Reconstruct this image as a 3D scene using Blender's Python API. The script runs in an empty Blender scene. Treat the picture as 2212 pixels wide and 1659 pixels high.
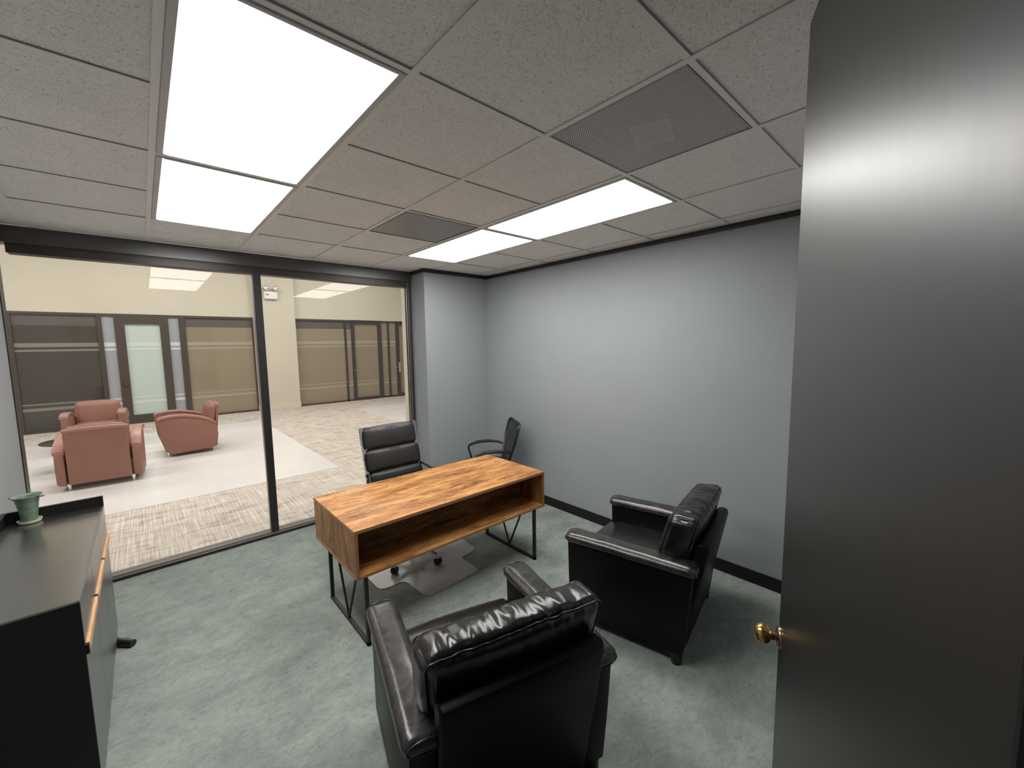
import bpy, bmesh, math, random
from mathutils import Vector, Matrix, noise
random.seed(7)
S = bpy.context.scene
COL = S.collection
R = math.radians

# ------------------------------------------------------------------ camera, world, lights, exposure
yaw, pitch, roll = 0.7343, -0.0979, -0.0158
fw = Vector((math.sin(yaw)*math.cos(pitch), math.cos(yaw)*math.cos(pitch), math.sin(pitch)))
rt = Vector((math.cos(yaw), -math.sin(yaw), 0)); up = rt.cross(fw)
rt2 = rt*math.cos(roll) + up*math.sin(roll); up2 = -rt*math.sin(roll) + up*math.cos(roll)
cd = bpy.data.cameras.new('camera'); cam = bpy.data.objects.new('camera', cd); COL.objects.link(cam)
cd.sensor_width = 36; cd.lens = 880.04/2212*36; cd.clip_start = 0.02; cd.clip_end = 100
m = Matrix((rt2, up2, -fw)).transposed().to_4x4(); m.translation = Vector((-0.0984, -3.6697, 1.840))
cam.matrix_world = m; S.camera = cam

w = bpy.data.worlds.new('world'); S.world = w; w.use_nodes = True
w.node_tree.nodes['Background'].inputs[0].default_value = (0.8, 0.85, 0.9, 1)
w.node_tree.nodes['Background'].inputs[1].default_value = 0.03
S.view_settings.view_transform = 'Standard'; S.view_settings.look = 'None'
S.view_settings.exposure = 0.0; S.view_settings.gamma = 1.0; S.view_settings.use_curve_mapping = False
S.cycles.max_bounces = 8; S.cycles.diffuse_bounces = 5; S.cycles.glossy_bounces = 4
S.cycles.transparent_max_bounces = 10; S.cycles.sample_clamp_indirect = 6.0
S.cycles.use_denoising = True

OFFICE_L = 15.3          # radiance of the office troffers
ATRIUM_W = 112.0        # watts of each unseen area lamp added to light the atrium
def lamp(name, loc, sx, sy, watts, col=(1, 0.98, 0.945)):
    l = bpy.data.lights.new(name, 'AREA'); l.shape = 'RECTANGLE'; l.size = sx; l.size_y = sy
    l.energy = watts; l.color = col
    o = bpy.data.objects.new(name, l); COL.objects.link(o); o.location = loc; return o
for ax in (-4.0, 0.2, 4.4):
    for ay in (3.2, 7.4):
        lamp('atrium_unseen_lamp', (ax, ay, 5.12), 2.4, 1.2, ATRIUM_W)

# ------------------------------------------------------------------ materials
def mat(name, col, rough=0.6, metal=0.0, spec=0.5, coat=0.0, coat_r=0.1, emit=None, es=0.0):
    M = bpy.data.materials.new(name); M.use_nodes = True
    b = M.node_tree.nodes['Principled BSDF']
    b.inputs['Base Color'].default_value = (*col, 1); b.inputs['Roughness'].default_value = rough
    b.inputs['Metallic'].default_value = metal; b.inputs['Specular IOR Level'].default_value = spec
    b.inputs['Coat Weight'].default_value = coat; b.inputs['Coat Roughness'].default_value = coat_r
    if emit: b.inputs['Emission Color'].default_value = (*emit, 1); b.inputs['Emission Strength'].default_value = es
    return M
def N(M, t, **kw):
    n = M.node_tree.nodes.new(t)
    for k, v in kw.items():
        if k in n.inputs: n.inputs[k].default_value = v
        else: setattr(n, k, v)
    return n
def L(M, a, b): M.node_tree.links.new(a, b)
def bsdf(M): return M.node_tree.nodes['Principled BSDF']
def coords(M, scale=(1, 1, 1), kind='Object', rot=(0, 0, 0)):
    tc = N(M, 'ShaderNodeTexCoord'); mp = N(M, 'ShaderNodeMapping')
    mp.inputs['Scale'].default_value = scale; mp.inputs['Rotation'].default_value = rot
    if kind == 'World':
        g = N(M, 'ShaderNodeNewGeometry'); L(M, g.outputs['Position'], mp.inputs['Vector'])
    else: L(M, tc.outputs[kind], mp.inputs['Vector'])
    return mp.outputs['Vector']
def ramp(M, fac, stops):
    r = N(M, 'ShaderNodeValToRGB'); e = r.color_ramp.elements
    while len(e) > 1: e.remove(e[-1])
    e[0].position = stops[0][0]; e[0].color = (*stops[0][1], 1)
    for p, c in stops[1:]:
        k = e.new(p); k.color = (*c, 1)
    L(M, fac, r.inputs['Fac']); return r.outputs['Color']
def tex(M, vec, scale, detail=4, rough=0.6, dist=0.0):
    n = N(M, 'ShaderNodeTexNoise'); n.inputs['Scale'].default_value = scale; n.inputs['Detail'].default_value = detail
    n.inputs['Roughness'].default_value = rough; n.inputs['Distortion'].default_value = dist
    L(M, vec, n.inputs['Vector']); return n.outputs['Fac']
def bump(M, h, strength, dist=0.01):
    b = N(M, 'ShaderNodeBump'); b.inputs['Strength'].default_value = strength; b.inputs['Distance'].default_value = dist
    L(M, h, b.inputs['Height']); L(M, b.outputs['Normal'], bsdf(M).inputs['Normal'])
def mixc(M, fac, a, b, mode='MIX'):
    n = N(M, 'ShaderNodeMix'); n.data_type = 'RGBA'; n.blend_type = mode
    for i, x in ((0, fac), (6, a), (7, b)):
        if isinstance(x, (int, float)): n.inputs[i].default_value = x
        elif isinstance(x, tuple): n.inputs[i].default_value = (*x, 1)
        else: L(M, x, n.inputs[i])
    return n.outputs[2]

# painted walls
def paint(name, col, sc=90):
    M = mat(name, col, 0.75, spec=0.25); v = coords(M, kind='World')
    c = mixc(M, tex(M, v, 1.6, 3), tuple(x*0.93 for x in col), tuple(min(1, x*1.05) for x in col))
    L(M, c, bsdf(M).inputs['Base Color']); bump(M, tex(M, v, sc, 3), 0.12, 0.004); return M
BLUE = paint('blue_grey_paint', (0.272, 0.292, 0.303))
GREYW = paint('pale_grey_paint', (0.50, 0.51, 0.53))
LEFTW = paint('left_wall_paint', (0.31, 0.318, 0.33))
BEIGE = paint('beige_paint', (0.60, 0.56, 0.475))
BEIGE_TRIM = mat('beige_trim', (0.63, 0.59, 0.50), 0.5)
BLACKP = mat('black_bronze_metal', (0.014, 0.013, 0.014), 0.38, spec=0.5)
HEADM = mat('black_header_metal', (0.010, 0.010, 0.011), 0.33, spec=0.8, coat=1.0, coat_r=0.3)
BRONZE = mat('bronze_frame', (0.045, 0.036, 0.032), 0.35, metal=0.3)
SILL = mat('bronze_sill', (0.17, 0.15, 0.14), 0.4, metal=0.3)
SILVER = mat('silver_gasket', (0.5, 0.48, 0.47), 0.3, metal=0.8)
BASEB = mat('black_rubber_base', (0.008, 0.008, 0.008), 0.5, spec=0.3)

# office carpet
CARPET = mat('teal_grey_carpet', (0.1, 0.12, 0.11), 0.95, spec=0.1)
v = coords(CARPET, kind='World'); v2 = coords(CARPET, (1.0, 1.55, 1), 'World', (0, 0, 0.6))
c1 = ramp(CARPET, tex(CARPET, v2, 3.4, 8, 0.68, 0.5), [(0.30, (0.195, 0.225, 0.208)), (0.5, (0.25, 0.28, 0.258)), (0.68, (0.31, 0.34, 0.308))])
c2 = ramp(CARPET, tex(CARPET, v2, 13, 6, 0.75, 1.2), [(0.32, (0.50, 0.53, 0.54)), (0.42, (1, 1, 1))])
c3 = ramp(CARPET, tex(CARPET, v, 260, 3, 0.8), [(0.3, (0.72, 0.72, 0.72)), (0.7, (1.22, 1.22, 1.22))])
c4 = ramp(CARPET, tex(CARPET, v2, 22, 6, 0.8, 0.8), [(0.32, (0.80, 0.81, 0.82)), (0.5, (1, 1, 1)), (0.68, (1.14, 1.14, 1.12))])
c1 = mixc(CARPET, 1.0, c1, c4, 'MULTIPLY'); c = mixc(CARPET, 0.65, c1, c2, 'MULTIPLY'); c = mixc(CARPET, 1.0, c, c3, 'MULTIPLY')
L(CARPET, c, bsdf(CARPET).inputs['Base Color']); bump(CARPET, tex(CARPET, v, 300, 2), 0.5, 0.006)

# ceiling tile
TILE = mat('mineral_fibre_tile', (0.8, 0.77, 0.74), 0.9, spec=0.1)
v = coords(TILE, kind='World'); vs = coords(TILE, (1, 1.0, 1), 'World', (0, 0, 0.5))
h = tex(TILE, vs, 105, 3, 0.6, 2.2)
p = ramp(TILE, h, [(0.36, (0.56, 0.55, 0.54)), (0.45, (1, 1, 1))])
p2 = ramp(TILE, tex(TILE, v, 5, 2), [(0.3, (0.87, 0.84, 0.815)), (0.7, (0.92, 0.89, 0.865))])
L(TILE, mixc(TILE, 1.0, p2, p, 'MULTIPLY'), bsdf(TILE).inputs['Base Color'])
bump(TILE, p, 0.35, 0.002)
TBAR = mat('ceiling_grid_metal', (0.84, 0.81, 0.785), 0.5)
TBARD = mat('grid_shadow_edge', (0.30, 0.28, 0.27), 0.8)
TROF = mat('troffer_frame', (0.55, 0.53, 0.52), 0.45)
DIFF = mat('lit_diffuser', (0.9, 0.9, 0.9), 0.4, emit=(1.0, 0.985, 0.955), es=OFFICE_L)

# perforated grille
PERF = bpy.data.materials.new('perforated_metal'); PERF.use_nodes = True
b = bsdf(PERF); b.inputs['Base Color'].default_value = (0.52, 0.50, 0.49, 1); b.inputs['Roughness'].default_value = 0.45
b.inputs['Metallic'].default_value = 0.2
vv = coords(PERF, (115, 115, 115), 'World', (0, 0, R(45)))
vo = N(PERF, 'ShaderNodeTexVoronoi'); vo.inputs['Randomness'].default_value = 0.0; vo.inputs['Scale'].default_value = 1.0
L(PERF, vv, vo.inputs['Vector'])
mt = N(PERF, 'ShaderNodeMath', operation='LESS_THAN'); L(PERF, vo.outputs['Distance'], mt.inputs[0]); mt.inputs[1].default_value = 0.36
tr = N(PERF, 'ShaderNodeBsdfTransparent'); mx = N(PERF, 'ShaderNodeMixShader')
L(PERF, mt.outputs[0], mx.inputs[0]); L(PERF, b.outputs[0], mx.inputs[1]); L(PERF, tr.outputs[0], mx.inputs[2])
L(PERF, mx.outputs[0], PERF.node_tree.nodes['Material Output'].inputs[0])
PLEN = mat('plenum_dark', (0.02, 0.02, 0.02), 0.8)
DAMP = mat('damper_plate', (0.75, 0.75, 0.75), 0.4)
VENTM = mat('vent_grey_metal', (0.33, 0.31, 0.295), 0.42, metal=0.35)

def glass(name, tint=(1, 1, 1), ior=1.5, rough=0.0, solid=None, solid_mix=0.0, gmul=1.0):
    M = bpy.data.materials.new(name); M.use_nodes = True; nt = M.node_tree
    for n in list(nt.nodes):
        if n.type == 'BSDF_PRINCIPLED': nt.nodes.remove(n)
    g = N(M, 'ShaderNodeBsdfGlossy'); g.inputs['Roughness'].default_value = rough
    g.inputs['Color'].default_value = (1, 1, 1, 1)
    t = N(M, 'ShaderNodeBsdfTransparent'); t.inputs['Color'].default_value = (*tint, 1)
    fr = N(M, 'ShaderNodeFresnel'); fr.inputs['IOR'].default_value = ior
    under = t.outputs[0]
    if solid:
        d = N(M, 'ShaderNodeBsdfDiffuse'); d.inputs['Color'].default_value = (*solid, 1)
        m2 = N(M, 'ShaderNodeMixShader'); m2.inputs[0].default_value = solid_mix
        L(M, t.outputs[0], m2.inputs[1]); L(M, d.outputs[0], m2.inputs[2]); under = m2.outputs[0]
    m1 = N(M, 'ShaderNodeMixShader')
    L(M, fr.outputs[0], m1.inputs[0]); L(M, under, m1.inputs[1]); L(M, g.outputs[0], m1.inputs[2])
    L(M, m1.outputs[0], nt.nodes['Material Output'].inputs[0]); return M
GLASS = glass('clear_glass', (0.985, 0.99, 0.98), 1.25)
DARKGL = glass('dark_tinted_glass', (0.30, 0.28, 0.26), 1.5, 0.03, (0.085, 0.078, 0.072), 0.7)
BROWNGL = glass('brown_tinted_glass', (0.36, 0.31, 0.26), 1.5, 0.03, (0.36, 0.30, 0.225), 0.78)
FROST_G = mat('frosted_green_glass', (0.50, 0.60, 0.57), 0.35)
FROST_B = mat('frosted_blue_glass', (0.34, 0.35, 0.40), 0.35)
STRIPE = mat('frosted_stripe', (0.62, 0.66, 0.64), 0.4)
STRIPE_D = mat('frosted_stripe_on_dark', (0.22, 0.205, 0.175), 0.4)
SFRAME = mat('storefront_frame', (0.075, 0.062, 0.052), 0.4, metal=0.2)
SFRAME2 = mat('storefront_frame_blue_black', (0.055, 0.055, 0.062), 0.4, metal=0.2)
STRIPE_B = mat('frosted_stripe_on_brown', (0.36, 0.32, 0.26), 0.4)
TRANSOM = mat('transom_film', (0.105, 0.095, 0.085), 0.4)

# atrium floor
ATILE = mat('white_porcelain_tile', (0.70, 0.675, 0.665), 0.28, spec=0.4)
v = coords(ATILE, kind='World')
L(ATILE, ramp(ATILE, tex(ATILE, v, 1.2, 3), [(0.3, (0.66, 0.64, 0.635)), (0.7, (0.74, 0.71, 0.70))]), bsdf(ATILE).inputs['Base Color'])
GROUT = mat('pale_grout', (0.8, 0.78, 0.76), 0.7)
ACARP = mat('beige_loop_carpet', (0.4, 0.37, 0.32), 0.95, spec=0.1)
vA = coords(ACARP, (75, 1.6, 1), 'World'); vB = coords(ACARP, (1.0, 3.2, 1), 'World'); vP = coords(ACARP, (1, 1, 1), 'World')
st = ramp(ACARP, tex(ACARP, vA, 1.0, 3, 0.6), [(0.36, (0.44, 0.385, 0.345)), (0.50, (0.52, 0.463, 0.42)), (0.64, (0.66, 0.60, 0.55))])
vC = coords(ACARP, (1.6, 44, 1), 'World')
st2 = ramp(ACARP, tex(ACARP, vC, 1.0, 3, 0.6), [(0.38, (0.93, 0.93, 0.92)), (0.62, (1.06, 1.06, 1.06))])
bl = ramp(ACARP, tex(ACARP, vB, 2.6, 5, 0.62, 0.8), [(0.36, (0.74, 0.73, 0.72)), (0.47, (0.98, 0.98, 0.98)), (0.66, (1.08, 1.08, 1.08))])
c = mixc(ACARP, 1.0, st, bl, 'MULTIPLY'); c = mixc(ACARP, 1.0, c, st2, 'MULTIPLY')
L(ACARP, c, bsdf(ACARP).inputs['Base Color']); bump(ACARP, tex(ACARP, vP, 200, 2), 0.4, 0.004)

# wood
def wood(name, axis='x', dark=1.0):
    M = mat(name, (0.4, 0.2, 0.08), 0.42, spec=0.35)
    sc = {'x': (1.35, 6.5, 6.5), 'z': (5.5, 5.5, 1.5), 'y': (5.5, 1.7, 5.5)}[axis]
    v = coords(M, sc, 'Object'); va = coords(M, tuple(k*1.0 for k in ((3.2, 12, 12) if axis == 'x' else (12, 12, 2.4))), 'Object')
    fine = coords(M, ((3, 60, 60) if axis == 'x' else (60, 60, 3)), 'Object')
    a = ramp(M, tex(M, v, 2.2, 10, 0.72, 0.45), [(0.30, (0.115*dark, 0.045*dark, 0.014*dark)), (0.42, (0.27*dark, 0.118*dark, 0.038*dark)), (0.53, (0.43*dark, 0.205*dark, 0.068*dark)), (0.70, (0.60*dark, 0.34*dark, 0.125*dark))])
    k = ramp(M, tex(M, va, 2.4, 6, 0.72, 0.9), [(0.30, (0.30, 0.24, 0.21)), (0.42, (0.80, 0.74, 0.70)), (0.52, (1.06, 1.06, 1.06))])
    f = ramp(M, tex(M, fine, 1.0, 3, 0.7), [(0.3, (0.78, 0.76, 0.74)), (0.6, (1.1, 1.1, 1.1))])
    c = mixc(M, 1.0, a, k, 'MULTIPLY'); c = mixc(M, 1.0, c, f, 'MULTIPLY')
    L(M, c, bsdf(M).inputs['Base Color']); bump(M, tex(M, fine, 1.0, 2), 0.08, 0.002); return M
WOODX = wood('rustic_wood_lengthwise', 'x'); WOODZ = wood('rustic_wood_upright', 'z', 0.72)
WOOD_SHADE = wood('rustic_wood_niche_shade', 'x', 0.4)  # same wood, with the shade of the desk niche put into its colour
EDGE = mat('wood_edge_band', (0.30, 0.15, 0.065), 0.4)
BSTEEL = mat('black_powder_steel', (0.010, 0.010, 0.011), 0.5)

# leather
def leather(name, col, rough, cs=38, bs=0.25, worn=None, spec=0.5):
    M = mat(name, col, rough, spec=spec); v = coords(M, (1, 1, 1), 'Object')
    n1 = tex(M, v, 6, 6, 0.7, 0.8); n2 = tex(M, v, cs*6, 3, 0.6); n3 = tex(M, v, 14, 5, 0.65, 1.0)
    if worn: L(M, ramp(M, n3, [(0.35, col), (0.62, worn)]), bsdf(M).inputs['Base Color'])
    rr = N(M, 'ShaderNodeMapRange'); rr.inputs['To Min'].default_value = rough*0.8; rr.inputs['To Max'].default_value = rough*1.35
    L(M, n1, rr.inputs['Value']); L(M, rr.outputs[0], bsdf(M).inputs['Roughness'])
    a = N(M, 'ShaderNodeMath', operation='MULTIPLY_ADD'); L(M, n3, a.inputs[0]); a.inputs[1].default_value = 1.4; L(M, n2, a.inputs[2])
    bump(M, a.outputs[0], bs, 0.004); return M
LEATH = leather('black_leather', (0.006, 0.006, 0.006), 0.21, bs=.12, worn=(0.012, 0.0115, 0.011), spec=.6)
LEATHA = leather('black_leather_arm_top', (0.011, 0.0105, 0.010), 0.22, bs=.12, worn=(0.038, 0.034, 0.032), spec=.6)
LEATHB = mat('black_vinyl_back', (0.0028, 0.0028, 0.0028), 0.42, spec=0.18)
LEATHE = leather('black_office_leather', (0.011, 0.011, 0.010), 0.42, bs=0.18)
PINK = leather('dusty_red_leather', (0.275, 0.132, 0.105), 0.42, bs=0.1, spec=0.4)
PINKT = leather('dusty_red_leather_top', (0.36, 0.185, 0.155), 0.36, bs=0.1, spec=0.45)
THREAD = mat('black_seam_piping', (0.012, 0.011, 0.011), 0.35)
CHROME = mat('chrome', (0.75, 0.74, 0.73), 0.14, metal=1.0)
PLAST = mat('black_plastic', (0.009, 0.009, 0.010), 0.4)
MESHM = bpy.data.materials.new('black_mesh_fabric'); MESHM.use_nodes = True
b = bsdf(MESHM); b.inputs['Base Color'].default_value = (0.016, 0.016, 0.017, 1); b.inputs['Roughness'].default_value = 0.7
tr = N(MESHM, 'ShaderNodeBsdfTransparent'); mx = N(MESHM, 'ShaderNodeMixShader')
vv = coords(MESHM, (220, 220, 220)); vo = N(MESHM, 'ShaderNodeTexVoronoi'); vo.inputs['Randomness'].default_value = 0.0; vo.inputs['Scale'].default_value = 1.0
L(MESHM, vv, vo.inputs['Vector']); mt = N(MESHM, 'ShaderNodeMath', operation='LESS_THAN'); L(MESHM, vo.outputs['Distance'], mt.inputs[0]); mt.inputs[1].default_value = 0.30
L(MESHM, mt.outputs[0], mx.inputs[0]); L(MESHM, b.outputs[0], mx.inputs[1]); L(MESHM, tr.outputs[0], mx.inputs[2])
L(MESHM, mx.outputs[0], MESHM.node_tree.nodes['Material Output'].inputs[0])
DOORM = mat('dark_stained_door', (0.007, 0.006, 0.005), 0.40, spec=0.7, coat=0.4, coat_r=0.38)
v = coords(DOORM, (14, 14, 0.8)); L(DOORM, ramp(DOORM, tex(DOORM, v, 2, 4), [(0.3, (0.0055, 0.0045, 0.004)), (0.7, (0.009, 0.0075, 0.0065))]), bsdf(DOORM).inputs['Base Color'])
rr = N(DOORM, 'ShaderNodeMapRange'); rr.inputs['To Min'].default_value = 0.38; rr.inputs['To Max'].default_value = 0.44
L(DOORM, tex(DOORM, v, 3, 4), rr.inputs['Value']); L(DOORM, rr.outputs[0], bsdf(DOORM).inputs['Roughness'])
bump(DOORM, tex(DOORM, coords(DOORM), 160, 2), 0.04, 0.001)
BRASS = mat('aged_brass', (0.50, 0.30, 0.085), 0.20, metal=0.95)
v = coords(BRASS); L(BRASS, ramp(BRASS, tex(BRASS, v, 70, 4, 0.7), [(0.35, (0.30, 0.17, 0.045)), (0.6, (0.66, 0.43, 0.15))]), bsdf(BRASS).inputs['Base Color'])
BRONZEK = mat('bronze_rose', (0.28, 0.18, 0.12), 0.25, metal=0.95)
CABT = mat('black_cabinet_laminate', (0.020, 0.018, 0.016), 0.24, spec=1.0, coat=1.0, coat_r=0.22)
bsdf(CABT).inputs['Coat IOR'].default_value = 1.9
CABS = mat('black_cabinet_side', (0.006, 0.006, 0.006), 0.5, spec=0.35)
CABF = mat('charcoal_cabinet_front', (0.035, 0.035, 0.037), 0.32, spec=1.0, coat=0.5, coat_r=0.3)
PINE = mat('pale_wood_pull', (0.55, 0.30, 0.14), 0.4)
v = coords(PINE, (40, 3, 40)); L(PINE, ramp(PINE, tex(PINE, v, 1.5, 4), [(0.35, (0.44, 0.22, 0.10)), (0.65, (0.66, 0.39, 0.20))]), bsdf(PINE).inputs['Base Color'])
POTM = mat('green_pot_glaze', (0.13, 0.19, 0.135), 0.4)
v = coords(POTM); L(POTM, ramp(POTM, tex(POTM, v, 30, 4), [(0.35, (0.10, 0.145, 0.105)), (0.7, (0.19, 0.26, 0.185))]), bsdf(POTM).inputs['Base Color'])
SAUC = mat('pale_green_saucer', (0.56, 0.60, 0.40), 0.4)
SOIL = mat('dry_soil', (0.10, 0.11, 0.07), 0.9)
WHITEP = mat('white_plastic', (0.78, 0.76, 0.78), 0.4)
LENS = mat('lamp_lens', (0.75, 0.76, 0.76), 0.08, metal=0.4)
GREYP = mat('grey_plastic', (0.25, 0.25, 0.26), 0.4)
MATP = bpy.data.materials.new('frosted_vinyl_mat'); MATP.use_nodes = True
b = bsdf(MATP); b.inputs['Base Color'].default_value = (0.60, 0.58, 0.57, 1); b.inputs['Roughness'].default_value = 0.28
tr = N(MATP, 'ShaderNodeBsdfTransparent'); tr.inputs['Color'].default_value = (0.9, 0.9, 0.9, 1); mx = N(MATP, 'ShaderNodeMixShader'); mx.inputs[0].default_value = 0.25
L(MATP, b.outputs[0], mx.inputs[1]); L(MATP, tr.outputs[0], mx.inputs[2]); L(MATP, mx.outputs[0], MATP.node_tree.nodes['Material Output'].inputs[0])
TABLET = mat('dark_table_top', (0.03, 0.028, 0.027), 0.25)
DEEP = mat('shop_interior_wall', (0.34, 0.28, 0.20), 0.8)
DEEPD = mat('shop_interior_dark', (0.08, 0.07, 0.065), 0.8)

# ------------------------------------------------------------------ geometry helpers
def obj(name, bm, material, parent=None, smooth=False, loc=None, rz=None):
    me = bpy.data.meshes.new(name); bm.normal_update(); bm.to_mesh(me); bm.free()
    me.materials.append(material)
    if smooth:
        for p in me.polygons: p.use_smooth = True
        try: me.set_sharp_from_angle(angle=R(40))
        except Exception: pass
    o = bpy.data.objects.new(name, me); COL.objects.link(o)
    if parent: o.parent = parent
    if loc is not None: o.location = loc
    if rz is not None: o.rotation_euler = (0, 0, rz)
    return o
def thing(name, label, cat, loc=(0, 0, 0), rz=0, group=None):
    o = bpy.data.objects.new(name, None); COL.objects.link(o); o.location = loc; o.rotation_euler = (0, 0, rz)
    o.empty_display_size = 0.1; o['label'] = label; o['category'] = cat
    if group: o['group'] = group
    return o
def tag(o, label, cat, group=None):
    o['label'] = label; o['category'] = cat
    if group: o['group'] = group
    return o
def setting(name, loc=(0, 0, 0), rz=0):
    o = bpy.data.objects.new(name, None); COL.objects.link(o); o.location = loc; o.rotation_euler = (0, 0, rz)
    o['kind'] = 'structure'; o.empty_display_size = 0.1; return o
def struct(name, bm, material, smooth=False):
    o = obj(name, bm, material, None, smooth); o['kind'] = 'structure'; return o
def bx(bm, x0, x1, y0, y1, z0, z1, bev=0.0, seg=2, M=None):
    r = bmesh.ops.create_cube(bm, size=1.0)['verts']
    for q in r:
        q.co = Vector(((x0+x1)/2 + q.co.x*(x1-x0), (y0+y1)/2 + q.co.y*(y1-y0), (z0+z1)/2 + q.co.z*(z1-z0)))
    if bev > 0:
        es = list({e for q in r for e in q.link_edges})
        rr = bmesh.ops.bevel(bm, geom=es, offset=bev, segments=seg, affect='EDGES', profile=0.5)
        r = list({q for f in rr['faces'] for q in f.verts} | {q for q in r if q.is_valid})
        if M is not None:
            seen = set(); st = [r[0]]
            while st:
                q = st.pop()
                if q in seen: continue
                seen.add(q); st += [e.other_vert(q) for e in q.link_edges]
            r = list(seen)
    if M is not None:
        for q in r: q.co = M @ q.co
    return bm
def box(*a, **k): return bx(bmesh.new(), *a, **k)
def tube(bm, pts, rad, seg=8, closed=False):
    pts = [Vector(p) for p in pts]; n = len(pts); rings = []
    rads = rad if isinstance(rad, (list, tuple)) else [rad]*n
    prev = None
    for i, p in enumerate(pts):
        if closed: t = pts[(i+1) % n] - pts[i-1]
        else: t = (pts[min(i+1, n-1)] - pts[max(i-1, 0)])
        t.normalize()
        if prev is None:
            a = Vector((0, 0, 1)) if abs(t.z) < 0.9 else Vector((1, 0, 0)); u = t.cross(a).normalized()
        else:
            u = prev - t*prev.dot(t); u.normalize()
        prev = u; vv = t.cross(u)
        rings.append([bm.verts.new(p + (u*math.cos(2*math.pi*k/seg) + vv*math.sin(2*math.pi*k/seg))*rads[i]) for k in range(seg)])
    for i in range(n if closed else n-1):
        a, b2 = rings[i], rings[(i+1) % n]
        for k in range(seg): bm.faces.new((a[k], a[(k+1) % seg], b2[(k+1) % seg], b2[k]))
    if not closed:
        bm.faces.new(rings[0][::-1]); bm.faces.new(rings[-1])
    return bm
def bar(bm, a, b, wd, hd=None):   # square bar between two points
    a, b = Vector(a), Vector(b); t = (b-a).normalized(); hd = hd or wd
    u = t.cross(Vector((0, 1, 0)) if abs(t.y) < 0.9 else Vector((1, 0, 0))).normalized(); vv = t.cross(u)
    vs = []
    for p in (a, b):
        vs.append([bm.verts.new(p + u*sx*wd/2 + vv*sy*hd/2) for sx, sy in ((-1, -1), (1, -1), (1, 1), (-1, 1))])
    for k in range(4): bm.faces.new((vs[0][k], vs[0][(k+1) % 4], vs[1][(k+1) % 4], vs[1][k]))
    bm.faces.new(vs[0][::-1]); bm.faces.new(vs[1]); bmesh.ops.recalc_face_normals(bm, faces=bm.faces); return bm
def lathe(prof, seg=28, bm=None, axis='z', cap=True, off=(0, 0, 0)):
    bm = bm or bmesh.new(); rings = []; off = Vector(off)
    for r_, z in prof:
        ring = []
        for k in range(seg):
            a = 2*math.pi*k/seg; c, s = r_*math.cos(a), r_*math.sin(a)
            ring.append(bm.verts.new(off + (Vector((c, s, z)) if axis == 'z' else Vector((c, z, s)))))
        rings.append(ring)
    for i in range(len(rings)-1):
        for k in range(seg): bm.faces.new((rings[i][k], rings[i][(k+1) % seg], rings[i+1][(k+1) % seg], rings[i+1][k]))
    if cap: bm.faces.new(rings[0][::-1]); bm.faces.new(rings[-1])
    bmesh.ops.recalc_face_normals(bm, faces=bm.faces); return bm
def prism(poly, d0, d1, plane='yz', bev=0.0, bm=None, seg=2):
    bm = bm or bmesh.new(); A = []; B = []
    for a, b2 in poly:
        if plane == 'yz': A.append(bm.verts.new((d0, a, b2))); B.append(bm.verts.new((d1, a, b2)))
        elif plane == 'xz': A.append(bm.verts.new((a, d0, b2))); B.append(bm.verts.new((a, d1, b2)))
        else: A.append(bm.verts.new((a, b2, d0))); B.append(bm.verts.new((a, b2, d1)))
    n = len(A); fs = [bm.faces.new(A), bm.faces.new(B[::-1])]
    for k in range(n): fs.append(bm.faces.new((A[k], B[k], B[(k+1) % n], A[(k+1) % n])))
    bmesh.ops.recalc_face_normals(bm, faces=fs)
    if bev > 0:
        es = [e for e in bm.edges if all(f in fs for f in e.link_faces) and (fs[0] in e.link_faces or fs[1] in e.link_faces)]
        bmesh.ops.bevel(bm, geom=es, offset=bev, segments=seg, affect='EDGES', profile=0.5)
    return bm
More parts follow.
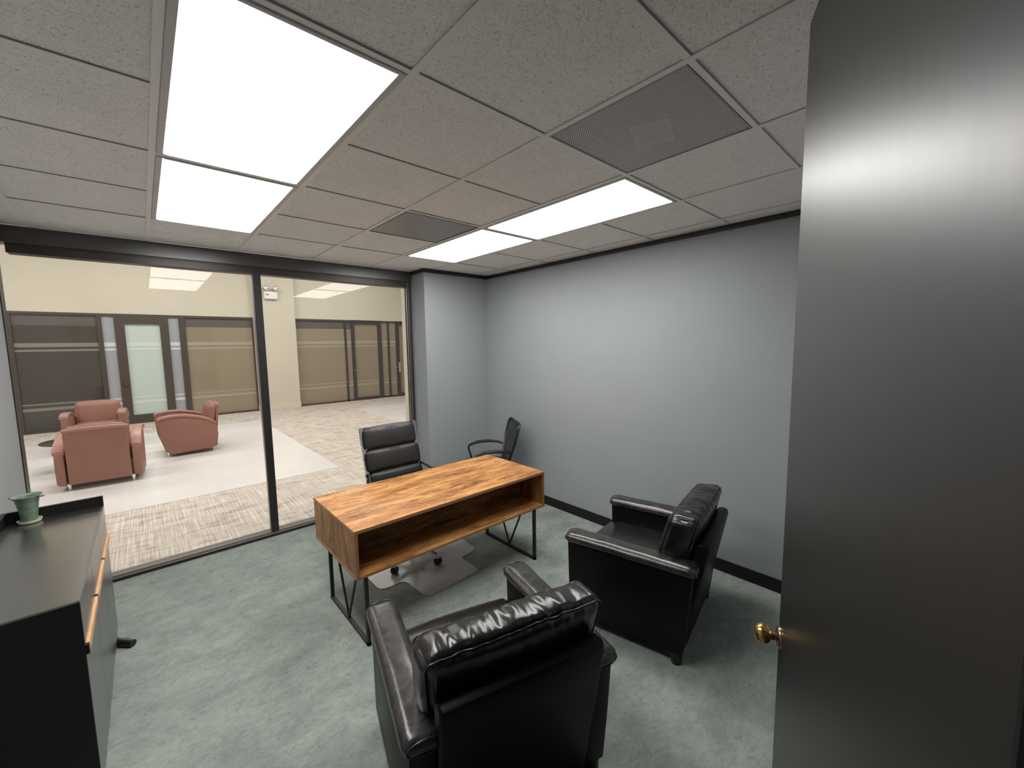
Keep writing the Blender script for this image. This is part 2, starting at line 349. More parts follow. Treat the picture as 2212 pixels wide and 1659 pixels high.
def puff(cx, cy, cz, lx, ly, lz, rad=0.03, bulge=0.02, nx=28, ny=10, nz=10, wr=0.0, seed=0, M=None, fn=None, bm=None):
    """soft cushion: a rounded box on a dense grid, faces bulged outwards, optional wrinkles near the edges"""
    bm = bm or bmesh.new(); V = {}
    def vert(i, j, k):
        key = (i, j, k)
        if key in V: return V[key]
        u = Vector((2*i/nx-1, 2*j/ny-1, 2*k/nz-1)); h = Vector((lx/2, ly/2, lz/2))
        p = Vector((u.x*h.x, u.y*h.y, u.z*h.z))
        inner = Vector([max(-(h[q]-rad), min(h[q]-rad, p[q])) for q in range(3)])
        d = p - inner
        nrm = d.normalized() if d.length > 1e-7 else Vector((0, 0, 1))
        q = inner + nrm*rad if d.length > 1e-7 else p
        wgt = [1-u[a]**2 for a in range(3)]
        # bulge each face by the product of the two other parabolas
        for a in range(3):
            if abs(u[a]) > 0.999:
                o1, o2 = [z for z in range(3) if z != a]
                q[a] += (1 if u[a] > 0 else -1)*bulge*(max(0, wgt[o1])**0.5)*(max(0, wgt[o2])**0.5)
        if wr > 0:
            s = noise.noise(Vector((p.x*26+seed, p.y*9, p.z*9)))*0.6 + noise.noise(Vector((p.x*55+seed, p.y*16, p.z*16+3)))*0.4
            edge = min(1, 0.35 + max(abs(u.x)**4, abs(u.y)**3*0.8, abs(u.z)**6*0.4))
            q += nrm*s*wr*edge
        q += Vector((cx, cy, cz))
        if fn: q = fn(q)
        if M is not None: q = M @ q
        V[key] = bm.verts.new(q); return V[key]
    def face(a, b2, c, d):
        try: bm.faces.new((a, b2, c, d))
        except ValueError: pass
    for i in range(nx):
        for j in range(ny):
            for k in (0, nz):
                face(vert(i, j, k), vert(i+1, j, k), vert(i+1, j+1, k), vert(i, j+1, k))
        for k in range(nz):
            for j in (0, ny):
                face(vert(i, j, k), vert(i+1, j, k), vert(i+1, j, k+1), vert(i, j, k+1))
    for j in range(ny):
        for k in range(nz):
            for i in (0, nx):
                face(vert(i, j, k), vert(i, j+1, k), vert(i, j+1, k+1), vert(i, j, k+1))
    bmesh.ops.recalc_face_normals(bm, faces=bm.faces); return bm
def copy_tree(o, parent=None):
    c = o.copy(); COL.objects.link(c); c.parent = parent
    for ch in list(o.children): copy_tree(ch, c)
    return c

# ------------------------------------------------------------------ office shell
XL, XR, YF, YB, H = -0.79, 3.218, 0.77, -3.74, 2.70
HC = 2.712
struct('floor', box(XL-0.1, XR+0.1, YB-1.6, YF+0.02, -0.1, 0.0), CARPET)
struct('wall_right', box(XR, XR+0.12, YB-0.12, 0.467, 0, 2.9), BLUE)
struct('wall_left', box(XL-0.12, XL, YB-0.12, YF, 0, 2.9), LEFTW)
o = struct('wall_front', bx(bx(box(XL, -0.55, YB-0.12, YB, 0, 2.9), 0.46, XR, YB-0.12, YB, 0, 2.9), -0.55, 0.46, YB-0.12, YB, 2.67, 2.9), GREYW)
# return wall / pilaster beside the glazing
struct('wall_back', box(2.3195, XR+0.12, 0.467, YF+0.1, 0, 2.9), BLUE)
# crown trims
struct('trim_1', box(XR-0.014, XR, YB, 0.467, 2.662, 2.70), BLACKP)
struct('trim_2', box(2.3055, XR-0.014, 0.453, 0.467, 2.662, 2.70), BLACKP)
struct('trim_3', box(2.3055, 2.3195, 0.467, YF, 2.662, 2.70), BLACKP)
struct('baseboard_right', box(XR-0.012, XR, YB, 0.455, 0, 0.10, bev=0.003), BASEB)
struct('baseboard_back', box(2.3075, XR-0.012, 0.455, 0.467, 0, 0.10, bev=0.003), BASEB)
struct('baseboard_left', box(XL, XL+0.012, YB, YF-0.01, 0, 0.10, bev=0.003), BASEB)
struct('baseboard_front', box(0.56, XR-0.02, YB, YB+0.012, 0, 0.10, bev=0.003), BASEB)

# ceiling: grid bars, tiles
G = 0.6096
ceil = setting('ceiling', (0, 0, H))
xl = [XL] + [k*G for k in range(-1, 6)] + [XR]
yl = [YF] + [-k*G for k in range(0, 7)] + [YB]
fill = {}
for i in range(len(xl)-1):
    for j in range(len(yl)-1): fill[(i, j)] = 'tile'
def cell(x, j):  # x index of grid line k -> cell index
    return (x+2, j+1)
for kx, kj in ((0, 0), (0, 1), (0, 2), (0, 3), (3, 0), (3, 1), (3, 2), (3, 3)): fill[cell(kx, kj)] = 'light'
fill[cell(2, 4)] = 'vent'; fill[cell(2, 1)] = 'vent'
shared = {}
for (i, j), kind in fill.items():
    if kind != 'tile': continue
    x0, x1, y1, y0 = xl[i], xl[i+1], yl[j], yl[j+1]
    sx, sy = round(x1-x0, 3), round(y1-y0, 3)
    if (sx, sy) not in shared:
        t = obj('tile', box(-sx/2+.006, sx/2-.006, -sy/2+.006, sy/2-.006, 0.006, 0.024, bev=0.002, seg=1), TILE, ceil); shared[(sx, sy)] = t.data
    else:
        t = bpy.data.objects.new('tile', shared[(sx, sy)]); COL.objects.link(t); t.parent = ceil
    t.location = ((x0+x1)/2, (y0+y1)/2, random.uniform(-0.0005, 0.001))
for x in xl[1:-1]:
    o = obj('grid_bar', bx(box(x-.012, x+.012, YB, YF, 0, 0.0035), x-.002, x+.002, YB, YF, 0.0035, 0.04), TBAR, ceil)
for j, y in enumerate(yl[1:-1]):
    bm = bmesh.new(); k0 = None
    for i in range(len(xl)-1):
        up_, dn = fill[(i, j)], fill[(i, j+1)]
        if up_ == 'light' and dn == 'light' and j != 2: continue   # two-cell troffers run through
        bx(bm, xl[i]+.012 if i else xl[i], xl[i+1]-.012 if i < len(xl)-2 else xl[i+1], y-.011, y+.011, 0.0008, 0.004)
        bx(bm, xl[i]+.012 if i else xl[i], xl[i+1]-.012 if i < len(xl)-2 else xl[i+1], y-.0125, y-.011, 0.002, 0.010)
    obj('cross_bar', bm, TBAR, ceil)
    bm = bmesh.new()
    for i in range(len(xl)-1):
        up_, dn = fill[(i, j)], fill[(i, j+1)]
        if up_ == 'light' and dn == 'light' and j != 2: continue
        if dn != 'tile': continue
        bx(bm, xl[i]+.014, xl[i+1]-.014, y-.0145, y-.0115, 0.0015, 0.005)  # dark-coloured strip drawn in as the shadow line beside the cross bar
    obj('painted_shadow_strip', bm, TBARD, ceil)
obj('deck', box(XL-.1, XR+.1, YB-.1, YF+.1, 0.16, 0.2), PLEN, ceil)
for nm, a in (('edge_angle', (XL, XL+.018, YB, YF)), ('edge_angle', (XR-.022, XR, YB, .467)), ('edge_angle', (XL, 2.32, YF-.018, YF)), ('edge_angle', (XL, XR, YB, YB+.018))):
    obj(nm, box(a[0], a[1], a[2], a[3], 0.0, 0.003), TBAR, ceil)

# troffers
def troffer(x0, yfar, label):
    t = thing('ceiling_light', label, 'light', (x0+G/2, yfar-G, H), 0, 'fluorescent troffers in the ceiling grid')
    hx, hy = G/2-.013, G-.013
    bm = bmesh.new(); e = .026
    for a in ((-hx, -hx+e, -hy, hy), (hx-e, hx, -hy, hy), (-hx+e, hx-e, -hy, -hy+e*0.7), (-hx+e, hx-e, hy-e*0.7, hy)):
        bx(bm, a[0], a[1], a[2], a[3], -0.004, 0.012, bev=0.003, seg=1)
    bx(bm, -hx, hx, -hy, hy, 0.10, 0.105)
    bx(bm, -hx, -hx+.004, -hy, hy, 0.012, 0.10); bx(bm, hx-.004, hx, -hy, hy, 0.012, 0.10)
    bx(bm, -hx+.004, hx-.004, -hy, -hy+.004, 0.012, 0.10); bx(bm, -hx+.004, hx-.004, hy-.004, hy, 0.012, 0.10)
    obj('frame', bm, TROF, t)
    bm = bmesh.new()
    vs = []
    xx, yy, r = hx-e-.001, hy-e*.7-.001, .012
    for cx, cy, a0 in ((xx-r, yy-r, 0), (-xx+r, yy-r, 90), (-xx+r, -yy+r, 180), (xx-r, -yy+r, 270)):
        for k in range(5):
            a = R(a0+k*22.5); vs.append((cx+r*math.cos(a), cy+r*math.sin(a)))
    prism(vs, 0.001, 0.006, 'xy', bm=bm)
    obj('diffuser', bm, DIFF, t)
    return t
troffer(0, 0, 'long lit ceiling panel nearest the window header, left of the four')
troffer(0, -2*G, 'largest lit ceiling panel, overhead in the near left row')
troffer(3*G, 0, 'small lit ceiling panel near the far corner of the blue walls')
troffer(3*G, -2*G, 'lit ceiling panel beside the big perforated grille, right row')

# return-air grille and supply vent
t = thing('ceiling_grille', 'dark perforated square return grille with a plate showing through', 'vent', (2.5*G, -4.5*G, H))
hx = G/2-.013
obj('perforated_plate', box(-hx, hx, -hx, hx, 0.002, 0.0028), PERF, t)
obj('frame', bx(bx(bx(box(-hx, hx, -hx, -hx+.008, -.001, .01), -hx, hx, hx-.008, hx, -.001, .01), -hx, -hx+.008, -hx+.008, hx-.008, -.001, .01), hx-.008, hx, -hx+.008, hx-.008, -.001, .01), VENTM, t)
obj('plenum_box', bx(bx(bx(bx(box(-hx, hx, -hx, hx, .13, .135), -hx, -hx+.003, -hx, hx, .01, .13), hx-.003, hx, -hx, hx, .01, .13), -hx, hx, -hx, -hx+.003, .01, .13), -hx, hx, hx-.003, hx, .01, .13), PLEN, t)
obj('damper_plate', bx(bmesh.new(), -.105, .105, -.08, .08, .035, .045, bev=.003, M=Matrix.Translation((0.09, 0.038, 0)) @ Matrix.Rotation(R(20), 4, 'Z')), DAMP, t)
t = thing('ceiling_vent', 'plain dark grey square supply vent beside the far lit panel', 'vent', (2.5*G, -1.5*G, H))
obj('face_plate', box(-hx+.004, hx-.004, -hx+.004, hx-.004, 0.002, 0.008, bev=.002, seg=1), VENTM, t)
obj('frame', bx(bx(bx(box(-hx, hx, -hx, -hx+.006, -.001, .006), -hx, hx, hx-.006, hx, -.001, .006), -hx, -hx+.006, -hx+.006, hx-.006, -.001, .006), hx-.006, hx, -hx+.006, hx-.006, -.001, .006), BLACKP, t)

# ------------------------------------------------------------------ office glazing (window_1)
w1 = setting('window_1', (0, YF, 0))
obj('header', box(XL, 2.3055, -0.028, 0.10, 2.585, 2.699, bev=.002, seg=1), HEADM, w1)
obj('head_frame', bx(box(-0.738, 2.284, -0.006, 0.10, 2.520, 2.585, bev=.002, seg=1), -0.738, 2.252, -0.012, -0.004, 2.575, 2.585), BRONZE, w1)
obj('sill', bx(box(XL, 2.3055, -0.012, 0.004, 0.0, 0.030, bev=.002, seg=1), XL, 2.3055, 0.004, 0.10, 0.0, 0.045, bev=.002, seg=1), SILL, w1)
obj('sill_face', box(XL, 2.3055, -0.016, -0.012, 0.0, 0.022), BLACKP, w1)
def mull(x):
    obj('mullion', box(x-.031, x+.030, -0.008, 0.10, 0.045, 2.585, bev=.002, seg=1), BLACKP, w1)
    obj('gasket', box(x-.038, x-.031, 0.012, 0.06, 0.045, 2.55, bev=.002, seg=1), SILVER, w1)
    obj('gasket', box(x+.028, x+.033, 0.05, 0.07, 0.045, 2.55, bev=.001, seg=1), SILVER, w1)
mull(0.742)
obj('jamb', bx(box(2.284, 2.3055, -0.010, 0.10, 0.045, 2.585, bev=.003, seg=1), 2.266, 2.284, 0.006, 0.050, 0.045, 2.585, bev=.002, seg=1), BRONZE, w1)
obj('gasket', box(2.258, 2.266, 0.008, 0.016, 0.045, 2.56, bev=.002, seg=1), SILVER, w1)
obj('gasket', box(2.2705, 2.2745, -0.014, -0.010, 0.045, 2.585), SILVER, w1)
obj('jamb', box(XL, XL+.006, -0.004, 0.10, 0.045, 2.585), BLACKP, w1)
obj('pane', box(XL+.006, 0.708, 0.060, 0.066, 0.045, 2.585), GLASS, w1)
obj('pane', box(0.777, 2.284, 0.060, 0.066, 0.045, 2.585), GLASS, w1)

# ------------------------------------------------------------------ office door, casing (door_1)
hin = Vector((0.4065, -3.718, 0)); ang = math.atan2(0.400, 0.916)
d1 = setting('door_1', hin, ang)
obj('leaf', box(0.0, 0.914, -0.045, 0.0, 0.012, 2.650, bev=.002, seg=1), DOORM, d1)
for z in (0.25, 1.33, 2.4):
    obj('hinge', tube(bmesh.new(), [(-.004, -.02, z-.05), (-.004, -.02, z+.05)], .008, 10), BRONZEK, d1, True)
k = obj('door_knob', lathe([(0.0005, .066), (.012, .065), (.022, .060), (.0275, .051), (.0285, .043), (.026, .034), (.019, .027), (.013, .023), (.0115, .020)], 28, axis='y', cap=False), BRASS, d1, True, loc=(0.892, 0, 0.972))
obj('rose', lathe([(.011, .020), (.014, .018), (.011, .015), (.0115, .012), (.017, .010), (.026, .008), (.030, .004), (.0305, 0.0)], 28, axis='y', cap=False), BRONZEK, k, True)
obj('latch_plate', box(0.914, 0.9155, -0.035, -0.010, 0.91, 1.03), BRONZEK, d1)
cs = setting('trim_4', (0, YB, 0))
obj('casing', box(0.418, 0.475, -0.13, 0.014, 0, 2.69, bev=.003, seg=1), BLACKP, cs)
obj('casing', box(-0.61, -0.55, -0.13, 0.014, 0, 2.69, bev=.003, seg=1), BLACKP, cs)
obj('casing', box(-0.55, 0.418, -0.13, 0.014, 2.662, 2.69, bev=.003, seg=1), BLACKP, cs)
# corridor behind the doorway
struct('wall_corridor', box(XL-1.0, XR+0.1, YB-1.62, YB-1.5, 0, 2.9), GREYW)

# ------------------------------------------------------------------ atrium shell
AX0, AX1, AY0, AY1, AH = -8.0, 10.0, 0.87, 10.15, 5.2
f2 = setting('floor_2', (0, 0, 0))
obj('carpet', box(AX0, AX1, AY0-0.02, AY1+1.2, -0.1, 0.0), ACARP, f2)
obj('grout_bed', bx(box(-3.99, 2.01, 2.65, 8.29, 0.0, 0.0035), 4.45, 9.45, 2.65, 8.29, 0.0, 0.0035), GROUT, f2)
tm = None; TW, TL_ = 0.30, 0.94
def tile_area(x1, nx, nxlim, y0, y1):
    global tm
    ny = 6; ly = (y1-y0)/ny
    for i in range(nx):
        for j in range(ny):
            if tm is None:
                t = obj('tile', box(-TW/2+.0015, TW/2-.0015, -ly/2+.0015, ly/2-.0015, 0.0, 0.006), ATILE, f2); tm = t.data
            else:
                t = bpy.data.objects.new('tile', tm); COL.objects.link(t); t.parent = f2
            t.location = (x1-(i+.5)*TW, y0+(j+.5)*ly, random.uniform(0, 0.0004))
tile_area(2.01, 20, 0, 2.65, 8.29)
tile_area(4.45+3.9, 13, 0, 2.65, 8.29)
# beige walls
struct('wall_atrium_far', box(AX0, AX1, AY1, AY1+0.2, 2.72, AH), BEIGE)
struct('wall_atrium_column', box(2.34, 3.42, 10.0, AY1+0.2, 0, AH), BEIGE)
struct('baseboard_atrium', bx(box(2.33, 3.43, 9.985, 10.0, 0, 0.17, bev=.004, seg=1), 2.325, 2.34, 9.985, 10.15, 0, 0.17), BEIGE_TRIM)
struct('wall_atrium_left', box(AX0-.2, AX0, AY0, AY1+.2, 0, AH), BEIGE)
struct('wall_atrium_right', box(AX1, AX1+.2, AY0, AY1+.2, 0, AH), BEIGE)
struct('wall_atrium_near', bx(bx(box(AX0, XL-.12, AY0-.1, AY0, 0, AH), 3.34, AX1, AY0-.1, AY0, 0, AH), XL-.12, 3.34, AY0-.08, AY0, 2.91, AH), BEIGE)
struct('wall_pilaster', box(2.41, 3.30, AY0+.002, 1.20, 0, AH), BEIGE)
struct('ceiling_atrium', box(AX0, AX1, AY0, AY1+.2, AH, AH+.1), BEIGE)

# storefront across the atrium
YS = AY1+0.04
def spanel(name, x0, x1, z0, z1, m, y0=YS, th=.012, par=None): return obj(name, box(x0, x1, y0, y0+th, z0, z1), m, par)
w2 = setting('window_2')
spanel('pane', -6.5, -4.35, .05, 2.42, DARKGL, par=w2); spanel('pane', -4.27, -2.20, .05, 2.42, DARKGL, par=w2); spanel('pane', -2.16, -.85, .05, 2.42, DARKGL, par=w2)
spanel('transom', -6.5, -.85, 2.42, 2.66, TRANSOM, par=w2)
for x in (-4.31, -2.18): obj('mullion', box(x-.025, x+.025, YS-.04, YS+.06, .05, 2.66), SFRAME, w2)
obj('mullion', box(-.85, -.762, YS-.04, YS+.06, 0, 2.72), SFRAME, w2)
obj('rail', box(-6.5, -.85, YS-.04, YS+.06, 2.66, 2.72), SFRAME, w2); obj('rail', box(-6.5, -.85, YS-.04, YS+.06, 0, .05), SFRAME, w2)
STR = ((1.935, 2.025), (1.835, 1.88), (.635, .665), (.50, .565))
def stripes(x0, x1, m, par, y=YS):
    for z0, z1 in STR: obj('stripe', box(x0, x1, y-.004, y-.0005, z0, z1), m, par)
stripes(-6.5, -.85, STRIPE_D, w2)
d2 = setting('door_2')
spanel('side_pane', -.762, -.55, .04, 2.66, FROST_B, par=d2); stripes(-.762, -.55, STRIPE, d2)
spanel('side_pane', .455, .665, .04, 2.66, FROST_B, par=d2); stripes(.455, .665, STRIPE, d2)
spanel('pane', -.37, .285, .22, 2.48, FROST_G, par=d2); stripes(-.37, .285, STRIPE, d2)
obj('frame', bx(bx(bx(box(-.55, -.37, YS-.05, YS+.04, 0, 2.72), .285, .455, YS-.05, YS+.04, 0, 2.72), -.37, .285, YS-.05, YS+.04, 2.48, 2.72), -.37, .285, YS-.05, YS+.04, 0, .22), SFRAME, d2)
obj('rail', bx(box(-.762, -.55, YS-.04, YS+.04, 2.66, 2.72), .455, .665, YS-.04, YS+.04, 2.66, 2.72), SFRAME, d2)
obj('door_knob', lathe([(.012, 0), (.012, -.03), (.03, -.035), (.033, -.055), (.02, -.07), (.001, -.072)], 16, axis='y', cap=False, off=(-.455, YS-.05, 1.0)), BRONZEK, d2, True)
w3 = setting('window_3')
obj('mullion', box(.665, .80, YS-.04, YS+.06, 0, 2.72), SFRAME, w3)
spanel('pane', .80, 2.30, .05, 2.42, BROWNGL, par=w3); spanel('transom', .80, 2.30, 2.42, 2.66, TRANSOM, par=w3)
obj('rail', bx(box(.80, 2.34, YS-.04, YS+.06, 2.66, 2.72), .80, 2.34, YS-.04, YS+.06, 0, .05), SFRAME, w3)
obj('mullion', box(2.30, 2.34, YS-.04, YS+.06, .05, 2.66), SFRAME, w3)
stripes(.80, 2.30, STRIPE_B, w3)
w4 = setting('window_4')
spanel('pane', 3.42, 4.925, .05, 2.42, BROWNGL, par=w4); spanel('pane', 4.985, 5.15, .05, 2.42, BROWNGL, par=w4)
spanel('transom', 3.42, 5.15, 2.42, 2.66, TRANSOM, par=w4)
obj('mullion', box(4.925, 4.985, YS-.04, YS+.06, 0, 2.66), SFRAME2, w4)
obj('rail', bx(box(3.42, 5.15, YS-.04, YS+.06, 2.66, 2.72), 3.42, 5.15, YS-.04, YS+.06, 0, .05), SFRAME, w4)
stripes(3.42, 5.15, STRIPE_B, w4)
d3 = setting('door_3')
obj('frame', bx(bx(bx(box(5.15, 5.25, YS-.06, YS+.04, 0, 2.70), 6.07, 6.20, YS-.06, YS+.04, 0, 2.70), 5.25, 6.07, YS-.06, YS+.04, 2.60, 2.70), 5.25, 6.07, YS-.06, YS+.04, 0, .11), SFRAME2, d3)
spanel('pane', 5.25, 6.07, .11, 2.60, BROWNGL, par=d3); stripes(5.25, 6.07, STRIPE_B, d3)
obj('bottom_strip', box(5.25, 6.07, YS-.068, YS-.06, .11, .13), SILVER, d3)
obj('lock', lathe([(.018, 0), (.018, -.02), (.001, -.022)], 14, axis='y', cap=False, off=(5.20, YS-.06, 1.05)), CHROME, d3, True)
w5 = setting('window_5')
spanel('pane', 6.20, 6.43, .05, 2.66, BROWNGL, par=w5); spanel('pane', 6.50, 6.75, .05, 2.66, BROWNGL, par=w5)
obj('mullion', box(6.43, 6.50, YS-.04, YS+.06, 0, 2.72), SFRAME2, w5)
obj('rail', bx(box(6.20, 6.43, YS-.04, YS+.06, 2.66, 2.72), 6.50, 6.75, YS-.04, YS+.06, 2.66, 2.72), SFRAME, w5)
stripes(6.20, 6.75, STRIPE_B, w5)
d4 = setting('door_4')
obj('frame', bx(bx(bx(box(6.75, 6.86, YS-.06, YS+.04, 0, 2.70), 7.65, 7.76, YS-.06, YS+.04, 0, 2.70), 6.86, 7.65, YS-.06, YS+.04, 2.58, 2.70), 6.86, 7.65, YS-.06, YS+.04, 0, .11), SFRAME2, d4)
spanel('pane', 6.86, 7.65, .11, 2.58, BROWNGL, par=d4)
obj('door_handle', bx(tube(bmesh.new(), [(6.83, YS-.06, 1.08), (6.83, YS-.11, 1.08), (6.70, YS-.11, 1.07)], .012, 8), 6.81, 6.87, YS-.072, YS-.06, .88, 1.24), CHROME, d4, True)
w6 = setting('window_6'); spanel('pane', 7.76, AX1, .05, 2.72, BROWNGL, par=w6)
w7 = setting('window_7'); spanel('pane', AX0, -6.5, .05, 2.72, DARKGL, par=w7)
# shop interiors behind the tinted glass
struct('wall_shop_back', box(AX0, AX1, 11.2, 11.3, 0, 2.8), DEEP)
struct('ceiling_shop', box(AX0, AX1, AY1+.2, 11.3, 2.8, 2.9), DEEPD)
struct('wall_shop_divider', box(2.6, 3.1, AY1+.2, 11.2, 0, 2.8), DEEP)
t = tag(obj('shop_cabinet', box(.80, 1.30, 10.55, 10.95, 0, 2.45, bev=.01), DEEPD), 'tall dark cabinet behind brown glass, just right of frosted door', 'cabinet')
t = tag(obj('shop_cabinet', box(2.02, 2.5, 10.55, 10.95, 0, 2.45, bev=.01), DEEPD), 'tall dark cabinet behind brown glass, beside the beige column', 'cabinet')

# emergency light on the column
e = thing('emergency_light', 'white twin-head emergency light high on beige column', 'light', (2.80, 10.0, 3.38))
obj('housing', box(-.17, .17, -.09, 0, -.13, .09, bev=.015), WHITEP, e)
obj('indicator', box(-.13, -.06, -.094, -.089, -.03, .01, bev=.003), GREYP, e)
for sx in (-.12, .12):
    hd = obj('lamp_head', lathe([(.001, .06), (.05, .05), (.068, .0), (.07, -.05), (.062, -.058)], 20, axis='y', cap=False, off=(sx, -.07, .165)), GREYP, e, True)
    obj('lens', lathe([(.0615, 0), (.045, -.012), (.001, -.018)], 20, axis='y', cap=False, off=(sx, -.125, .165)), LENS, hd, True)
    obj('neck', box(sx-.015, sx+.015, -.085, -.05, .085, .11), GREYP, hd)

# ------------------------------------------------------------------ atrium armchairs
def pink_chair(label, loc, th):
    t = thing('armchair', label, 'armchair', loc, -th, 'dusty red armchairs in the atrium')
    side = [(.02, .10), (.10, .065), (.70, .045), (.80, .10), (.86, .30), (.885, .55), (.88, .64), (.84, .668), (.70, .690), (.50, .685), (.28, .640), (.12, .575), (.03, .51), (.0, .46), (-.01, .3)]
    for s, nm in ((-1, 'arm_panel'), (1, 'arm_panel')):
        a, b2 = sorted((s*.345, s*.445)); obj(nm, prism(side, a, b2, 'yz', bev=.018, seg=3), PINK, t, True)
    for s in (-1, 1):   # arm pads follow the arch, a little proud of the panel
        top = [(.02, .50), (.12, .573), (.28, .638), (.50, .683), (.70, .688), (.84, .666), (.89, .64)]
        poly = [(y, z+.035) for y, z in top] + [(y, z-.012) for y, z in top[::-1]]
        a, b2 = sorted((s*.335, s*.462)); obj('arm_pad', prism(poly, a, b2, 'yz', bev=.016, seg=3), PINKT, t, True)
    back = [(.02, .10), (-.03, .45), (-.07, .80), (-.055, .83), (-.02, .845), (.06, .83), (.13, .74), (.19, .45), (.20, .10)]
    obj('back_shell', prism([(.0, .085), (-.015, .30), (-.045, .60), (-.07, .80), (-.02, .80), (.02, .3), (.05, .085)], -.325, .325, 'yz', bev=.01, seg=2), PINK, t, True)
    def lean(q): return Vector((q.x, q.y - (q.z-.45)*.22, q.z))
    obj('back_cushion', puff(0, .10, .62, .64, .15, .44, rad=.06, bulge=.025, nx=20, ny=8, nz=14, fn=lean), PINK, t, True)
    obj('top_roll', tube(bmesh.new(), [(-.335, -.055, .805), (-.2, -.06, .815), (0, -.062, .818), (.2, -.06, .815), (.335, -.055, .805)], [.02, .026, .028, .026, .02], 12), PINKT, t, True)
    obj('seat_cushion', puff(0, .50, .38, .68, .66, .16, rad=.04, bulge=.02, nx=16, ny=16, nz=6), PINK, t, True)
    obj('front_panel', box(-.345, .345, .06, .80, .08, .31, bev=.02), PINK, t, True)
    for sx in (-.33, .33):
        for y in (.08, .76):
            obj('leg', lathe([(.014, -.0), (.026, .07), (.028, .09)], 12, off=(sx, y, 0)), CHROME, t, True)
    for ch in t.children: ch.data.transform(Matrix.Diagonal((.935, .91, 1, 1)))
    return t
pink_chair('nearest dusty red leather armchair in atrium, seen from behind', (-.635, 4.05, .0065), R(3))
pink_chair('dusty red armchair seen side-on, right of the other two', (.79, 5.70, .0065), R(-92))
pink_chair('farthest dusty red armchair, facing the glass, behind the nearest one', (-.82, 7.72, .0065), R(182))
t = thing('coffee_table', 'low round dark table between the dusty red armchairs', 'table', (-.985, 5.55, .0065))
obj('table_top', lathe([(.36, .43), (.375, .436), (.375, .45), (.365, .456)], 40), TABLET, t, True)
obj('leg', lathe([(.03, .012), (.028, .43)], 16), CHROME, t, True)
obj('base', lathe([(.20, 0), (.20, .008), (.03, .014)], 28), CHROME, t, True)

# ------------------------------------------------------------------ desk
DX0, DX1, DY0, DY1, DZ0, DZ1 = .745, 2.375, -1.325, -.553, .445, .75
t = thing('desk', 'rustic brown wood desk with open front shelf on black metal legs', 'desk', ((DX0+DX1)/2, (DY0+DY1)/2, 0))
hx, hy = (DX1-DX0)/2, (DY1-DY0)/2
obj('desktop', box(-hx, hx, -hy, hy, DZ1-.020, DZ1, bev=.0015, seg=1), WOODX, t)
obj('side_panel', box(-hx+.002, -hx+.020, -hy+.002, hy-.002, DZ0+.016, DZ1-.020), WOODZ, t)
obj('side_panel', box(hx-.020, hx-.002, -hy+.002, hy-.002, DZ0+.016, DZ1-.020), WOODZ, t)
obj('bottom_shelf', prism([(-hx, -hy), (hx, -hy), (hx, hy), (.30, hy), (.30, -hy+.30), (-.36, -hy+.30), (-.36, hy), (-hx, hy)], DZ0, DZ0+.016, 'xy'), WOODX, t)
obj('knee_panel', box(-.36, -.345, -hy+.292, hy-.018, DZ0+.016, DZ1-.020), WOODX, t)
obj('knee_panel', box(.285, .30, -hy+.292, hy-.018, DZ0+.016, DZ1-.020), WOODX, t)
obj('back_panel', box(-hx+.020, hx-.020, -hy+.28, -hy+.292, DZ0+.016, DZ1-.020), WOOD_SHADE, t)
obj('edge_band', bx(bx(bx(bx(box(-hx, hx, -hy-.001, -hy, DZ1-.020, DZ1), -hx, hx, -hy-.001, -hy, DZ0, DZ0+.016), -hx-.001, -hx, -hy, hy, DZ1-.020, DZ1), -hx-.001, -hx, -hy, hy, DZ0, DZ0+.016), -hx, -hx+.02, -hy-.0005, -hy+.002, DZ0+.016, DZ1-.02), EDGE, t)
for x0, x1 in ((-hx+.022, -.347), (.302, hx-.022)):
    d = obj('drawer', box(x0, x1, hy-.018, hy+.0, DZ0+.03, DZ1-.03, bev=.002, seg=1), WOODX, t)
    obj('drawer_pull', box((x0+x1)/2-.06, (x0+x1)/2+.06, hy, hy+.022, (DZ0+DZ1)/2-.006, (DZ0+DZ1)/2+.006, bev=.003), BSTEEL, d)
for xx in (-hx+.058, hx-.118):
    yb, yf_, ym = DY1-.115-(DY0+DY1)/2, DY0+.012-(DY0+DY1)/2, -.99-(DY0+DY1)/2
    f = obj('leg_frame', bar(bar(bar(bar(bmesh.new(), (xx, yb, .0), (xx, yb, DZ0), .022), (xx, yf_, 0), (xx, yf_, DZ0), .022), (xx, yb+.011, .011), (xx, yf_-.011, .011), .022), (xx, yb+.011, DZ0-.005), (xx, yf_-.011, DZ0-.005), .018, .010), BSTEEL, t)
    obj('brace_rod', tube(bmesh.new(), [(xx, ym, .02), (xx, ym+.17, DZ0-.005)], .008, 8), BSTEEL, f)
    obj('brace_rod', tube(bmesh.new(), [(xx, ym, .02), (xx, ym-.20, DZ0-.005)], .008, 8), BSTEEL, f)

# ------------------------------------------------------------------ chair mat
outline = [(1.094, -.60), (1.094, -.775), (1.103, -.805), (1.133, -.829), (1.20, -.836), (1.255, -.832), (1.285, -.85), (1.297, -.89), (1.302, -.99), (1.306, -1.07), (1.316, -1.118), (1.35, -1.138), (1.56, -1.134), (1.76, -1.125), (1.795, -1.112), (1.812, -1.075), (1.815, -.98), (1.813, -.895), (1.822, -.864), (1.85, -.850), (1.93, -.843), (1.98, -.828), (2.005, -.79), (2.01, -.70), (2.02, .20), (1.99, .24), (1.12, .24), (1.09, .20)]
tag(obj('chair_mat', prism(outline, .0015, .005, 'xy'), MATP), 'translucent grey vinyl chair mat with lip under desk', 'mat')

